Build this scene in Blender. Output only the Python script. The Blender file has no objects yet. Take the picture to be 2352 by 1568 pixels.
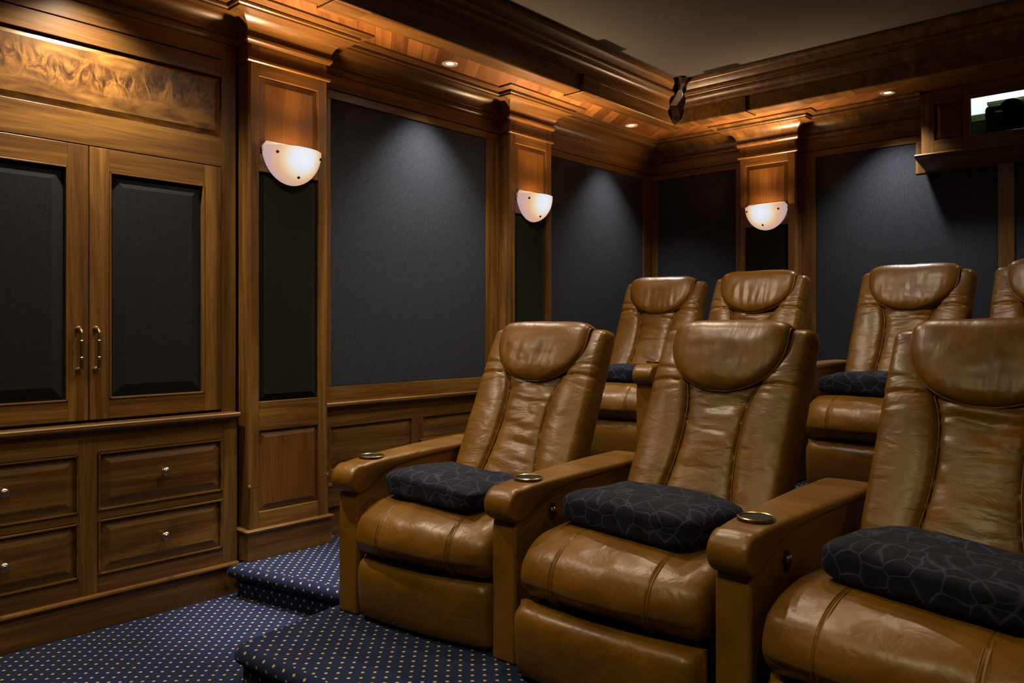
import bpy, bmesh, math, random
from math import sin, cos, pi, sqrt, radians, exp
from mathutils import Vector, Matrix, noise

S = bpy.context.scene
COL = S.collection

# ------------------------------------------------------------------ camera, world, exposure
cam_d = bpy.data.cameras.new('camera')
cam = bpy.data.objects.new('camera', cam_d)
COL.objects.link(cam)
cam_d.sensor_width = 36.0
cam_d.sensor_fit = 'HORIZONTAL'
cam_d.lens = 36.0 * 1800.0 / 2352.0
cam_d.shift_y = -30.0 / 2352.0
cam_d.clip_start = 0.05
cam.location = (0, 0, 1.25)
cam.rotation_euler = (radians(90), 0, radians(42.1))
S.camera = cam

S.view_settings.view_transform = 'Standard'
S.view_settings.look = 'None'
S.view_settings.gamma = 1.0
S.view_settings.use_curve_mapping = False
S.view_settings.exposure = 0.0

world = bpy.data.worlds.new('world')
S.world = world
world.use_nodes = True
world.node_tree.nodes['Background'].inputs[0].default_value = (0.02, 0.018, 0.016, 1)
world.node_tree.nodes['Background'].inputs[1].default_value = 1.0

# room dimensions (metres)
XL, XR, YF, YB = -3.5, 1.6, -2.6, 5.604
ZS, ZC = 2.76, 3.03            # wooden soffit, grey ceiling
P1, P2 = 0.15, 0.473           # front and rear seating levels
XP = -3.4                      # front of the pilasters on the left wall
YP = YB - 0.1
CX = -0.95                     # room centre line
# ------------------------------------------------------------------ lamps in the soffit and the ceiling, some added as unseen fill
WARM = (1.0, 0.85, 0.46)
PEACH = (1.0, 0.82, 0.60)
COOL = (1.0, 0.93, 0.88)
SOFFIT_LIGHTS = [   # x, y, watts, colour, cone
    (-3.26, 1.20, 150, PEACH, 118), (-3.26, 3.08, 120, COOL, 92), (-3.25, 4.92, 72, COOL, 90),
    (-1.58, 5.34, 98, COOL, 98), (-0.30, 5.34, 34, WARM, 110), (-3.26, -0.70, 20, WARM, 112),  # the dim front lamp is unseen, added as fill
    (1.36, 1.20, 34, WARM, 112), (1.36, 3.08, 60, PEACH, 116), (1.36, 4.92, 40, PEACH, 116), (1.36, -0.70, 30, WARM, 112), (-3.08, 1.90, 420, COOL, 25),  # right-side lamps: unseen, added as fill; the narrow last one lights the aisle
]
CEILING_FILL = [  # unseen lamps, added to brighten the chairs and walls
    (-2.10, 0.40, 32, WARM, 140), (-1.05, 0.10, 92, WARM, 140), (0.25, 0.35, 30, WARM, 140),
    (-2.25, 2.10, 92, PEACH, 140), (-2.40, 3.30, 82, PEACH, 145), (-1.35, 3.55, 50, PEACH, 150),
]

def spot(name, x, y, z, watts, col, size=125, blend=0.75, radius=0.04, parent=None):
    d = bpy.data.lights.new(name, 'SPOT')
    d.energy = watts; d.color = col; d.spot_size = radians(size); d.spot_blend = blend
    d.shadow_soft_size = radius
    o = bpy.data.objects.new(name, d); COL.objects.link(o)
    o.location = (x, y, z)
    if parent:
        o.parent = parent
    return o

# ------------------------------------------------------------------ materials
MATS = {}
def nt(name):
    m = bpy.data.materials.new(name); m.use_nodes = True
    t = m.node_tree
    return m, t, t.nodes['Principled BSDF']
def N(t, typ, **kw):
    n = t.nodes.new(typ)
    for k, v in kw.items():
        if k.startswith('i_'):
            n.inputs[k[2:].replace('_', ' ')].default_value = v
        else:
            setattr(n, k, v)
    return n
def ramp(t, stops):
    r = t.nodes.new('ShaderNodeValToRGB')
    e = r.color_ramp.elements
    e[0].position, e[0].color = stops[0][0], (*stops[0][1], 1)
    e[1].position, e[1].color = stops[-1][0], (*stops[-1][1], 1)
    for p, c in stops[1:-1]:
        x = e.new(p); x.color = (*c, 1)
    return r
def math_node(t, op, a=None, b=None):
    n = t.nodes.new('ShaderNodeMath'); n.operation = op
    for i, v in enumerate((a, b)):
        if v is None: continue
        if isinstance(v, (int, float)): n.inputs[i].default_value = v
        else: t.links.new(v, n.inputs[i])
    return n.outputs[0]

WD = [(0.26, (0.048, 0.0200, 0.0052)), (0.5, (0.118, 0.0540, 0.0115)), (0.74, (0.225, 0.1150, 0.0250))]
def wood(name, axis, stops=WD, rough=0.33, rot=None, tint=1.0, grain=1.0):
    m, t, b = nt(name)
    L = t.links.new
    tc = N(t, 'ShaderNodeTexCoord')
    mp = N(t, 'ShaderNodeMapping')
    sc = [15 * grain, 15 * grain, 15 * grain]; sc['xyz'.index(axis)] = 0.85
    mp.inputs['Scale'].default_value = sc
    if rot:
        mp0 = N(t, 'ShaderNodeMapping'); mp0.inputs['Rotation'].default_value = rot
        L(tc.outputs['Object'], mp0.inputs['Vector']); L(mp0.outputs[0], mp.inputs['Vector'])
    else:
        L(tc.outputs['Object'], mp.inputs['Vector'])
    oi = N(t, 'ShaderNodeObjectInfo')
    add = N(t, 'ShaderNodeVectorMath', operation='MULTIPLY_ADD')
    L(oi.outputs['Random'], add.inputs[0]); add.inputs[1].default_value = (7, 13, 5); L(mp.outputs[0], add.inputs[2])
    n1 = N(t, 'ShaderNodeTexNoise'); n1.inputs['Scale'].default_value = 1.0
    n1.inputs['Detail'].default_value = 5; n1.inputs['Roughness'].default_value = 0.62
    n1.inputs['Distortion'].default_value = 0.9
    L(add.outputs[0], n1.inputs['Vector'])
    r = ramp(t, stops); L(n1.outputs[0], r.inputs[0])
    mp2 = N(t, 'ShaderNodeMapping')
    s2 = [190, 190, 190]; s2['xyz'.index(axis)] = 5
    mp2.inputs['Scale'].default_value = s2
    L((mp0 if rot else tc).outputs[0 if rot else 'Object'], mp2.inputs['Vector'])
    n2 = N(t, 'ShaderNodeTexNoise'); n2.inputs['Scale'].default_value = 1.0; n2.inputs['Detail'].default_value = 3
    L(mp2.outputs[0], n2.inputs['Vector'])
    f = N(t, 'ShaderNodeMapRange'); f.inputs[1].default_value = 0.3; f.inputs[2].default_value = 0.7
    f.inputs[3].default_value = 0.72 * tint; f.inputs[4].default_value = 1.15 * tint
    L(n2.outputs[0], f.inputs[0])
    mx = N(t, 'ShaderNodeMix', data_type='RGBA', blend_type='MULTIPLY')
    mx.inputs[0].default_value = 1.0
    L(r.outputs[0], mx.inputs[6]); L(f.outputs[0], mx.inputs[7])
    L(mx.outputs[2], b.inputs['Base Color'])
    b.inputs['Roughness'].default_value = rough
    b.inputs['Specular IOR Level'].default_value = 0.45
    b.inputs['Coat Weight'].default_value = 0.12
    b.inputs['Coat Roughness'].default_value = 0.25
    bp = N(t, 'ShaderNodeBump'); bp.inputs['Strength'].default_value = 0.06; bp.inputs['Distance'].default_value = 0.002
    L(n2.outputs[0], bp.inputs['Height']); L(bp.outputs[0], b.inputs['Normal'])
    MATS[name] = m
    return m
for ax in 'xyz':
    wood('walnut_grain_' + ax, ax)
RED = [(0.2, (0.062, 0.023, 0.005)), (0.5, (0.125, 0.051, 0.010)), (0.8, (0.205, 0.090, 0.018))]
wood('walnut_veneer', 'z', RED, grain=0.45)

def burl():
    m, t, b = nt('walnut_burl'); L = t.links.new
    tc = N(t, 'ShaderNodeTexCoord')
    mp = N(t, 'ShaderNodeMapping'); mp.inputs['Scale'].default_value = (1, 3.0, 9)
    L(tc.outputs['Object'], mp.inputs['Vector'])
    w = N(t, 'ShaderNodeTexNoise'); w.inputs['Scale'].default_value = 2.6; w.inputs['Detail'].default_value = 3
    w.inputs['Distortion'].default_value = 1.0
    L(mp.outputs[0], w.inputs['Vector'])
    r1 = ramp(t, WD); L(w.outputs[0], r1.inputs[0])
    mp2 = N(t, 'ShaderNodeMapping'); mp2.inputs['Scale'].default_value = (1, 7.5, 4.2)
    L(tc.outputs['Object'], mp2.inputs['Vector'])
    c = N(t, 'ShaderNodeTexNoise'); c.inputs['Scale'].default_value = 2.0; c.inputs['Detail'].default_value = 7
    c.inputs['Distortion'].default_value = 2.2; c.inputs['Roughness'].default_value = 0.7
    L(mp2.outputs[0], c.inputs['Vector'])
    r2 = ramp(t, [(0.36, (0.018, 0.008, 0.003)), (0.47, (0.070, 0.029, 0.007)), (0.56, (0.17, 0.078, 0.016)), (0.68, (0.26, 0.125, 0.03))])
    L(c.outputs[0], r2.inputs[0])
    # the figure runs as a wavy band along the middle of the board
    sp = N(t, 'ShaderNodeSeparateXYZ'); L(tc.outputs['Object'], sp.inputs[0])
    wn = N(t, 'ShaderNodeTexNoise'); wn.inputs['Scale'].default_value = 3.0; L(tc.outputs['Object'], wn.inputs['Vector'])
    z = math_node(t, 'ADD', sp.outputs['Z'], math_node(t, 'MULTIPLY', math_node(t, 'SUBTRACT', wn.outputs[0], 0.5), 0.30))
    d = math_node(t, 'ABSOLUTE', math_node(t, 'SUBTRACT', z, 2.305))
    f = N(t, 'ShaderNodeMapRange'); f.inputs[1].default_value = 0.02; f.inputs[2].default_value = 0.11
    f.inputs[3].default_value = 1; f.inputs[4].default_value = 0; L(d, f.inputs[0])
    mx = N(t, 'ShaderNodeMix', data_type='RGBA'); L(f.outputs[0], mx.inputs[0])
    L(r1.outputs[0], mx.inputs[6]); L(r2.outputs[0], mx.inputs[7]); L(mx.outputs[2], b.inputs['Base Color'])
    b.inputs['Roughness'].default_value = 0.32; b.inputs['Coat Weight'].default_value = 0.12
    b.inputs['Coat Roughness'].default_value = 0.25
    MATS['burl'] = m
burl()

def planks():
    # diagonal boards on the soffit, each with its own tone
    m, t, b = nt('soffit_boards'); L = t.links.new
    tc = N(t, 'ShaderNodeTexCoord')
    mp = N(t, 'ShaderNodeMapping'); mp.inputs['Rotation'].default_value = (0, 0, radians(38))
    L(tc.outputs['Object'], mp.inputs['Vector'])
    sp = N(t, 'ShaderNodeSeparateXYZ'); L(mp.outputs[0], sp.inputs[0])
    q = math_node(t, 'DIVIDE', sp.outputs['Y'], 0.085)
    fl = math_node(t, 'FLOOR', q); fr = math_node(t, 'FRACT', q)
    wn = N(t, 'ShaderNodeTexWhiteNoise', noise_dimensions='1D'); L(fl, wn.inputs['W'])
    ms = N(t, 'ShaderNodeMapping'); ms.inputs['Scale'].default_value = (2.0, 30, 8); L(mp.outputs[0], ms.inputs['Vector'])
    n1 = N(t, 'ShaderNodeTexNoise'); n1.inputs['Scale'].default_value = 1; n1.inputs['Detail'].default_value = 5
    n1.inputs['Distortion'].default_value = 0.7; L(ms.outputs[0], n1.inputs['Vector'])
    k = math_node(t, 'ADD', math_node(t, 'MULTIPLY', wn.outputs[0], 0.34), math_node(t, 'MULTIPLY', n1.outputs[0], 0.66))
    r = ramp(t, [(0.25, (0.085, 0.030, 0.007)), (0.5, (0.170, 0.066, 0.014)), (0.72, (0.27, 0.115, 0.027))]); L(k, r.inputs[0])
    e = math_node(t, 'MINIMUM', fr, math_node(t, 'SUBTRACT', 1.0, fr))
    g = N(t, 'ShaderNodeMapRange'); g.inputs[1].default_value = 0.0; g.inputs[2].default_value = 0.035
    g.inputs[3].default_value = 0.35; g.inputs[4].default_value = 1.0; L(e, g.inputs[0])
    mx = N(t, 'ShaderNodeMix', data_type='RGBA', blend_type='MULTIPLY'); mx.inputs[0].default_value = 1
    L(r.outputs[0], mx.inputs[6]); L(g.outputs[0], mx.inputs[7]); L(mx.outputs[2], b.inputs['Base Color'])
    b.inputs['Roughness'].default_value = 0.38
    MATS['planks'] = m
planks()

def leather(name='leather', wr=(9, 9, 9), strength=0.25, base=((0.112, 0.0475, 0.0030), (0.195, 0.0880, 0.0062))):
    m, t, b = nt(name); L = t.links.new
    tc = N(t, 'ShaderNodeTexCoord')
    n0 = N(t, 'ShaderNodeTexNoise'); n0.inputs['Scale'].default_value = 5; n0.inputs['Detail'].default_value = 4
    L(tc.outputs['Object'], n0.inputs['Vector'])
    r = ramp(t, [(0.3, base[0]), (0.7, base[1])]); L(n0.outputs[0], r.inputs[0])
    L(r.outputs[0], b.inputs['Base Color'])
    mp = N(t, 'ShaderNodeMapping'); mp.inputs['Scale'].default_value = wr; L(tc.outputs['Object'], mp.inputs['Vector'])
    n1 = N(t, 'ShaderNodeTexNoise'); n1.inputs['Scale'].default_value = 1; n1.inputs['Detail'].default_value = 3
    n1.inputs['Distortion'].default_value = 0.8
    L(mp.outputs[0], n1.inputs['Vector'])
    v = N(t, 'ShaderNodeTexVoronoi'); v.inputs['Scale'].default_value = 320; L(tc.outputs['Object'], v.inputs['Vector'])
    b1 = N(t, 'ShaderNodeBump'); b1.inputs['Strength'].default_value = strength; b1.inputs['Distance'].default_value = 0.012
    L(n1.outputs[0], b1.inputs['Height'])
    b2 = N(t, 'ShaderNodeBump'); b2.inputs['Strength'].default_value = 0.10; b2.inputs['Distance'].default_value = 0.0006
    L(v.outputs['Distance'], b2.inputs['Height']); L(b1.outputs[0], b2.inputs['Normal'])
    L(b2.outputs[0], b.inputs['Normal'])
    rr = N(t, 'ShaderNodeMapRange'); rr.inputs[3].default_value = 0.30; rr.inputs[4].default_value = 0.44
    L(n0.outputs[0], rr.inputs[0]); L(rr.outputs[0], b.inputs['Roughness'])
    b.inputs['Specular IOR Level'].default_value = 0.42
    b.inputs['Coat Weight'].default_value = 0.03; b.inputs['Coat Roughness'].default_value = 0.3
    MATS[name] = m
leather('leather', (12, 12, 12), 0.34)
leather('leather_back', (9, 11, 22), 0.32)
leather('leather_head', (22, 7, 8), 0.16)
leather('leather_dark', (10, 10, 10), 0.1, ((0.05, 0.02, 0.006), (0.08, 0.033, 0.010)))

def simple(name, col, rough=0.5, metal=0.0, spec=0.5):
    m, t, b = nt(name)
    b.inputs['Base Color'].default_value = (*col, 1); b.inputs['Roughness'].default_value = rough
    b.inputs['Metallic'].default_value = metal; b.inputs['Specular IOR Level'].default_value = spec
    n = N(t, 'ShaderNodeTexNoise'); n.inputs['Scale'].default_value = 35
    mr = N(t, 'ShaderNodeMapRange'); mr.inputs[3].default_value = max(0.03, rough - 0.05); mr.inputs[4].default_value = rough + 0.05
    t.links.new(n.outputs[0], mr.inputs[0]); t.links.new(mr.outputs[0], b.inputs['Roughness'])
    MATS[name] = m
    return m
simple('brass', (0.62, 0.46, 0.17), 0.24, 1.0)
simple('antique_brass', (0.36, 0.26, 0.10), 0.30, 1.0)
simple('pewter', (0.45, 0.40, 0.33), 0.28, 1.0)
simple('chrome', (0.75, 0.73, 0.70), 0.15, 1.0)
simple('dark_metal', (0.03, 0.025, 0.02), 0.35, 0.6)
simple('black', (0.006, 0.006, 0.006), 0.5)
simple('near_black', (0.016, 0.008, 0.004), 0.35)
simple('cup_black', (0.006, 0.006, 0.005), 0.55, 0, 0.2)
simple('grey_ceiling', (0.052, 0.050, 0.050), 0.95, 0, 0.1)
simple('booth_green', (0.105, 0.135, 0.060), 0.8, 0, 0.2)
simple('booth_box', (0.22, 0.27, 0.16), 0.7, 0, 0.3)
simple('screen_white', (0.55, 0.55, 0.54), 0.9, 0, 0.1)
simple('trim_white', (0.62, 0.58, 0.52), 0.35)

def fabric(name, col, scale=260):
    m, t, b = nt(name); L = t.links.new
    tc = N(t, 'ShaderNodeTexCoord')
    mp = N(t, 'ShaderNodeMapping'); mp.inputs['Scale'].default_value = (scale, scale, scale * 0.35); L(tc.outputs['Object'], mp.inputs['Vector'])
    n = N(t, 'ShaderNodeTexNoise'); n.inputs['Scale'].default_value = 1; n.inputs['Detail'].default_value = 2
    L(mp.outputs[0], n.inputs['Vector'])
    r = ramp(t, [(0.3, tuple(c * 0.75 for c in col)), (0.7, tuple(c * 1.25 for c in col))]); L(n.outputs[0], r.inputs[0])
    L(r.outputs[0], b.inputs['Base Color'])
    b.inputs['Roughness'].default_value = 0.95; b.inputs['Specular IOR Level'].default_value = 0.07
    b.inputs['Sheen Weight'].default_value = 0.04; b.inputs['Sheen Roughness'].default_value = 0.5
    bp = N(t, 'ShaderNodeBump'); bp.inputs['Strength'].default_value = 0.15; bp.inputs['Distance'].default_value = 0.001
    L(n.outputs[0], bp.inputs['Height']); L(bp.outputs[0], b.inputs['Normal'])
    MATS[name] = m
fabric('panel_fabric', (0.027, 0.031, 0.039))
fabric('door_fabric', (0.0125, 0.0130, 0.0165))
fabric('pilaster_fabric', (0.0105, 0.0095, 0.0065))

def plush():
    m, t, b = nt('navy_plush'); L = t.links.new
    tc = N(t, 'ShaderNodeTexCoord')
    mpd = N(t, 'ShaderNodeTexNoise'); mpd.inputs['Scale'].default_value = 14; L(tc.outputs['Object'], mpd.inputs['Vector'])
    ad = N(t, 'ShaderNodeVectorMath', operation='MULTIPLY_ADD'); L(mpd.outputs['Color'], ad.inputs[0])
    ad.inputs[1].default_value = (0.03, 0.03, 0.03); L(tc.outputs['Object'], ad.inputs[2])
    v = N(t, 'ShaderNodeTexVoronoi', feature='DISTANCE_TO_EDGE'); v.inputs['Scale'].default_value = 15; L(ad.outputs[0], v.inputs['Vector'])
    n = N(t, 'ShaderNodeTexNoise'); n.inputs['Scale'].default_value = 16; n.inputs['Detail'].default_value = 3; L(tc.outputs['Object'], n.inputs['Vector'])
    ln = N(t, 'ShaderNodeMapRange'); ln.inputs[1].default_value = 0.012; ln.inputs[2].default_value = 0.06; ln.inputs[3].default_value = 1; ln.inputs[4].default_value = 0
    L(v.outputs['Distance'], ln.inputs[0])
    f = math_node(t, 'MULTIPLY', ln.outputs[0], n.outputs[0])
    mx = N(t, 'ShaderNodeMix', data_type='RGBA'); L(f, mx.inputs[0])
    r = ramp(t, [(0.35, (0.0035, 0.0045, 0.0105)), (0.7, (0.0090, 0.0110, 0.0225))]); L(n.outputs[0], r.inputs[0])
    L(r.outputs[0], mx.inputs[6]); mx.inputs[7].default_value = (0.050, 0.058, 0.088, 1)
    L(mx.outputs[2], b.inputs['Base Color'])
    b.inputs['Roughness'].default_value = 0.85; b.inputs['Specular IOR Level'].default_value = 0.2
    b.inputs['Sheen Weight'].default_value = 0.07; b.inputs['Sheen Roughness'].default_value = 0.4
    b.inputs['Sheen Tint'].default_value = (0.35, 0.42, 0.7, 1)
    n2 = N(t, 'ShaderNodeTexNoise'); n2.inputs['Scale'].default_value = 420; L(tc.outputs['Object'], n2.inputs['Vector'])
    h = math_node(t, 'SUBTRACT', math_node(t, 'MULTIPLY', n2.outputs[0], 0.3), ln.outputs[0])
    bp = N(t, 'ShaderNodeBump'); bp.inputs['Strength'].default_value = 0.5; bp.inputs['Distance'].default_value = 0.003
    L(h, bp.inputs['Height']); L(bp.outputs[0], b.inputs['Normal'])
    MATS['plush'] = m
plush()

def carpet():
    m, t, b = nt('navy_dotted_carpet'); L = t.links.new
    uv = N(t, 'ShaderNodeUVMap')
    sp = N(t, 'ShaderNodeSeparateXYZ'); L(uv.outputs[0], sp.inputs[0])
    pu, pv = 0.055, 0.055
    def cell(off):
        u = math_node(t, 'ADD', math_node(t, 'DIVIDE', sp.outputs['X'], pu), off)
        w = math_node(t, 'ADD', math_node(t, 'DIVIDE', sp.outputs['Y'], pv), off)
        a = math_node(t, 'SUBTRACT', math_node(t, 'FRACT', u), 0.5)
        c = math_node(t, 'SUBTRACT', math_node(t, 'FRACT', w), 0.5)
        return math_node(t, 'SQRT', math_node(t, 'ADD', math_node(t, 'MULTIPLY', a, a), math_node(t, 'MULTIPLY', c, c)))
    d = math_node(t, 'MINIMUM', cell(0.0), cell(0.5))
    dot = N(t, 'ShaderNodeMapRange'); dot.inputs[1].default_value = 0.074; dot.inputs[2].default_value = 0.122
    dot.inputs[3].default_value = 1; dot.inputs[4].default_value = 0; L(d, dot.inputs[0])
    tc = N(t, 'ShaderNodeTexCoord')
    n = N(t, 'ShaderNodeTexNoise'); n.inputs['Scale'].default_value = 260; n.inputs['Detail'].default_value = 2; L(tc.outputs['Object'], n.inputs['Vector'])
    r = ramp(t, [(0.3, (0.0045, 0.0075, 0.024)), (0.7, (0.013, 0.020, 0.058))]); L(n.outputs[0], r.inputs[0])
    mx = N(t, 'ShaderNodeMix', data_type='RGBA'); L(dot.outputs[0], mx.inputs[0]); L(r.outputs[0], mx.inputs[6])
    mx.inputs[7].default_value = (0.40, 0.275, 0.145, 1)
    L(mx.outputs[2], b.inputs['Base Color'])
    b.inputs['Roughness'].default_value = 0.95; b.inputs['Specular IOR Level'].default_value = 0.1
    b.inputs['Sheen Weight'].default_value = 0.08; b.inputs['Sheen Roughness'].default_value = 0.5
    b.inputs['Sheen Tint'].default_value = (0.4, 0.5, 0.9, 1)
    bp = N(t, 'ShaderNodeBump'); bp.inputs['Strength'].default_value = 0.5; bp.inputs['Distance'].default_value = 0.003
    L(n.outputs[0], bp.inputs['Height']); L(bp.outputs[0], b.inputs['Normal'])
    MATS['carpet'] = m
carpet()

def emit(name, col, strength):
    m, t, b = nt(name)
    b.inputs['Base Color'].default_value = (*col, 1); b.inputs['Emission Color'].default_value = (*col, 1)
    b.inputs['Emission Strength'].default_value = strength
    b.inputs['Roughness'].default_value = 0.4
    MATS[name] = m
emit('lamp_glow', (1.0, 0.80, 0.45), 2.4)
emit('booth_tube', (0.80, 0.83, 1.0), 1.0)

def sconce_glass():
    # frosted bowl, brightest around the bulb inside it
    m, t, b = nt('frosted_bowl'); L = t.links.new
    tc = N(t, 'ShaderNodeTexCoord')
    ds = N(t, 'ShaderNodeVectorMath', operation='DISTANCE'); L(tc.outputs['Object'], ds.inputs[0])
    ds.inputs[1].default_value = (0.115, 0.0, -0.055)
    r = ramp(t, [(0.0, (0.86, 0.90, 1.0)), (0.36, (0.78, 0.80, 0.86)), (0.52, (0.84, 0.68, 0.46)), (0.72, (0.76, 0.44, 0.25)), (1.0, (0.54, 0.36, 0.36))])
    mr = N(t, 'ShaderNodeMapRange'); mr.inputs[1].default_value = 0.0; mr.inputs[2].default_value = 0.17
    L(ds.outputs['Value'], mr.inputs[0]); L(mr.outputs[0], r.inputs[0])
    L(r.outputs[0], b.inputs['Emission Color']); b.inputs['Emission Strength'].default_value = 0.95
    b.inputs['Base Color'].default_value = (0.10, 0.09, 0.085, 1); b.inputs['Roughness'].default_value = 0.35
    MATS['bowl'] = m
sconce_glass()

def glass():
    m, t, b = nt('window_glass')
    b.inputs['Base Color'].default_value = (0.9, 0.96, 0.9, 1); b.inputs['Roughness'].default_value = 0.02
    b.inputs['Transmission Weight'].default_value = 1.0; b.inputs['IOR'].default_value = 1.2
    MATS['glass'] = m
glass()

# ------------------------------------------------------------------ object helpers
def tag(o, label=None, cat=None, group=None, kind=None):
    if label: o['label'] = label
    if cat: o['category'] = cat
    if group: o['group'] = group
    if kind: o['kind'] = kind
    return o
def empty(name, loc, rz=0.0, label=None, cat=None, group=None, kind=None):
    o = bpy.data.objects.new(name, None); COL.objects.link(o)
    o.location = loc; o.rotation_euler = (0, 0, rz); o.empty_display_size = 0.1
    return tag(o, label, cat, group, kind)

class MB:
    """collects boxes, sweeps and grids; build() links them as one mesh"""
    def __init__(s):
        s.v = []; s.f = []; s.m = []; s.uv = []; s.mats = []
    def mi(s, name):
        if name not in s.mats: s.mats.append(name)
        return s.mats.index(name)
    def face(s, idx, m, uv=None):
        s.f.append(tuple(idx)); s.m.append(m); s.uv.append(uv)
    def box(s, x0, x1, y0, y1, z0, z1, mat):
        if x0 > x1: x0, x1 = x1, x0
        if y0 > y1: y0, y1 = y1, y0
        if z0 > z1: z0, z1 = z1, z0
        b = len(s.v); k = s.mi(mat)
        s.v += [(x0, y0, z0), (x1, y0, z0), (x1, y1, z0), (x0, y1, z0), (x0, y0, z1), (x1, y0, z1), (x1, y1, z1), (x0, y1, z1)]
        for q in ((0, 3, 2, 1), (4, 5, 6, 7), (0, 1, 5, 4), (1, 2, 6, 5), (2, 3, 7, 6), (3, 0, 4, 7)):
            s.face([b + i for i in q], k)
    def prism(s, pts, fn, mat):
        """pts: 2-D polygon; fn(p, side) -> 3-D point, side 0/1"""
        b = len(s.v); n = len(pts); k = s.mi(mat)
        s.v += [fn(p, 0) for p in pts] + [fn(p, 1) for p in pts]
        s.face([b + i for i in range(n)][::-1], k); s.face([b + n + i for i in range(n)], k)
        for i in range(n):
            j = (i + 1) % n
            s.face([b + i, b + j, b + n + j, b + n + i], k)
    def grid(s, rows, mat, close_u=False, close_v=False, uvs=None, cap=False):
        b = len(s.v); k = s.mi(mat); R = len(rows); C = len(rows[0])
        for r in rows: s.v += [tuple(p) for p in r]
        for i in range(R if close_v else R - 1):
            for j in range(C if close_u else C - 1):
                i2, j2 = (i + 1) % R, (j + 1) % C
                q = [b + i * C + j, b + i * C + j2, b + i2 * C + j2, b + i2 * C + j]
                uv = None
                if uvs: uv = [uvs[i][j], uvs[i][j + 1], uvs[i + 1][j + 1], uvs[i + 1][j]]
                s.face(q, k, uv)
        if cap:
            s.face([b + j for j in range(C)][::-1], k); s.face([b + (R - 1) * C + j for j in range(C)], k)
    def tube(s, pts, r, mat, n=10, cap=True):
        rr = r if hasattr(r, '__len__') else [r] * len(pts)
        P = [Vector(p) for p in pts]; rows = []
        up = None
        for i, p in enumerate(P):
            d = (P[min(i + 1, len(P) - 1)] - P[max(i - 1, 0)]).normalized()
            if up is None: up = Vector((0, 0, 1)) if abs(d.z) < 0.9 else Vector((1, 0, 0))
            a = d.cross(up).normalized(); c = a.cross(d).normalized(); up = c
            rows.append([p + rr[i] * (cos(2 * pi * k / n) * a + sin(2 * pi * k / n) * c) for k in range(n)])
        s.grid(rows, mat, close_u=True, cap=cap)
    def lathe(s, prof, mat, n=24, fn=None, cap=True):
        fn = fn or (lambda p: p)
        rows = [[fn((r * cos(2 * pi * k / n), r * sin(2 * pi * k / n), z)) for k in range(n)] for r, z in prof]
        s.grid(rows, mat, close_u=True, cap=cap)
    def raised(s, P, u0, u1, w0, w1, frame, depth, field, mat, out=0.0):
        """raised panel in a plane: P(u, w, out) -> point; bevelled border 'frame' wide, sunk by depth, field raised to 'field'"""
        k = s.mi(mat)
        rings = [(0, -depth), (0.004, -depth), (frame, field), (frame + 0.003, field)]
        b = len(s.v)
        for d, o in rings:
            s.v += [P(u0 + d, w0 + d, o), P(u1 - d, w0 + d, o), P(u1 - d, w1 - d, o), P(u0 + d, w1 - d, o)]
        for i in range(len(rings) - 1):
            for j in range(4):
                s.face([b + 4 * i + j, b + 4 * i + (j + 1) % 4, b + 4 * (i + 1) + (j + 1) % 4, b + 4 * (i + 1) + j], k)
        s.face([b + 4 * (len(rings) - 1) + j for j in range(4)], k)
        # back, so that the panel has thickness
        bb = len(s.v)
        s.v += [P(u0, w0, -depth - 0.012), P(u1, w0, -depth - 0.012), P(u1, w1, -depth - 0.012), P(u0, w1, -depth - 0.012)]
        for j in range(4): s.face([bb + j, bb + (j + 1) % 4, b + (j + 1) % 4, b + j], k)
        s.face([bb + j for j in range(4)][::-1], k)
    def build(s, name, parent=None, smooth=None, bevel=0, seg=2, shift=(0, 0, 0), recalc=True, sub=0):
        me = bpy.data.meshes.new(name)
        sh = Vector(shift)
        me.from_pydata([tuple(Vector(p) - sh) for p in s.v], [], s.f)
        for n in s.mats: me.materials.append(MATS[n])
        for p, k in zip(me.polygons, s.m): p.material_index = k
        if any(u for u in s.uv):
            L = me.uv_layers.new(name='UVMap')
            for p, u in zip(me.polygons, s.uv):
                if u:
                    for li, c in zip(p.loop_indices, u): L.data[li].uv = c
        if recalc:
            bm = bmesh.new(); bm.from_mesh(me); bmesh.ops.recalc_face_normals(bm, faces=bm.faces); bm.to_mesh(me); bm.free()
        o = bpy.data.objects.new(name, me); COL.objects.link(o)
        o.location = sh if parent is None else (0, 0, 0)
        if parent: o.parent = parent
        if smooth is not None:
            for p in me.polygons: p.use_smooth = True
            if smooth < 179: me.set_sharp_from_angle(angle=radians(smooth))
        if bevel:
            md = o.modifiers.new('bevel', 'BEVEL'); md.width = bevel; md.segments = seg; md.limit_method = 'ANGLE'; md.angle_limit = radians(35)
            md.harden_normals = False
        if sub:
            md = o.modifiers.new('sub', 'SUBSURF'); md.levels = sub; md.render_levels = sub
        return o

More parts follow.
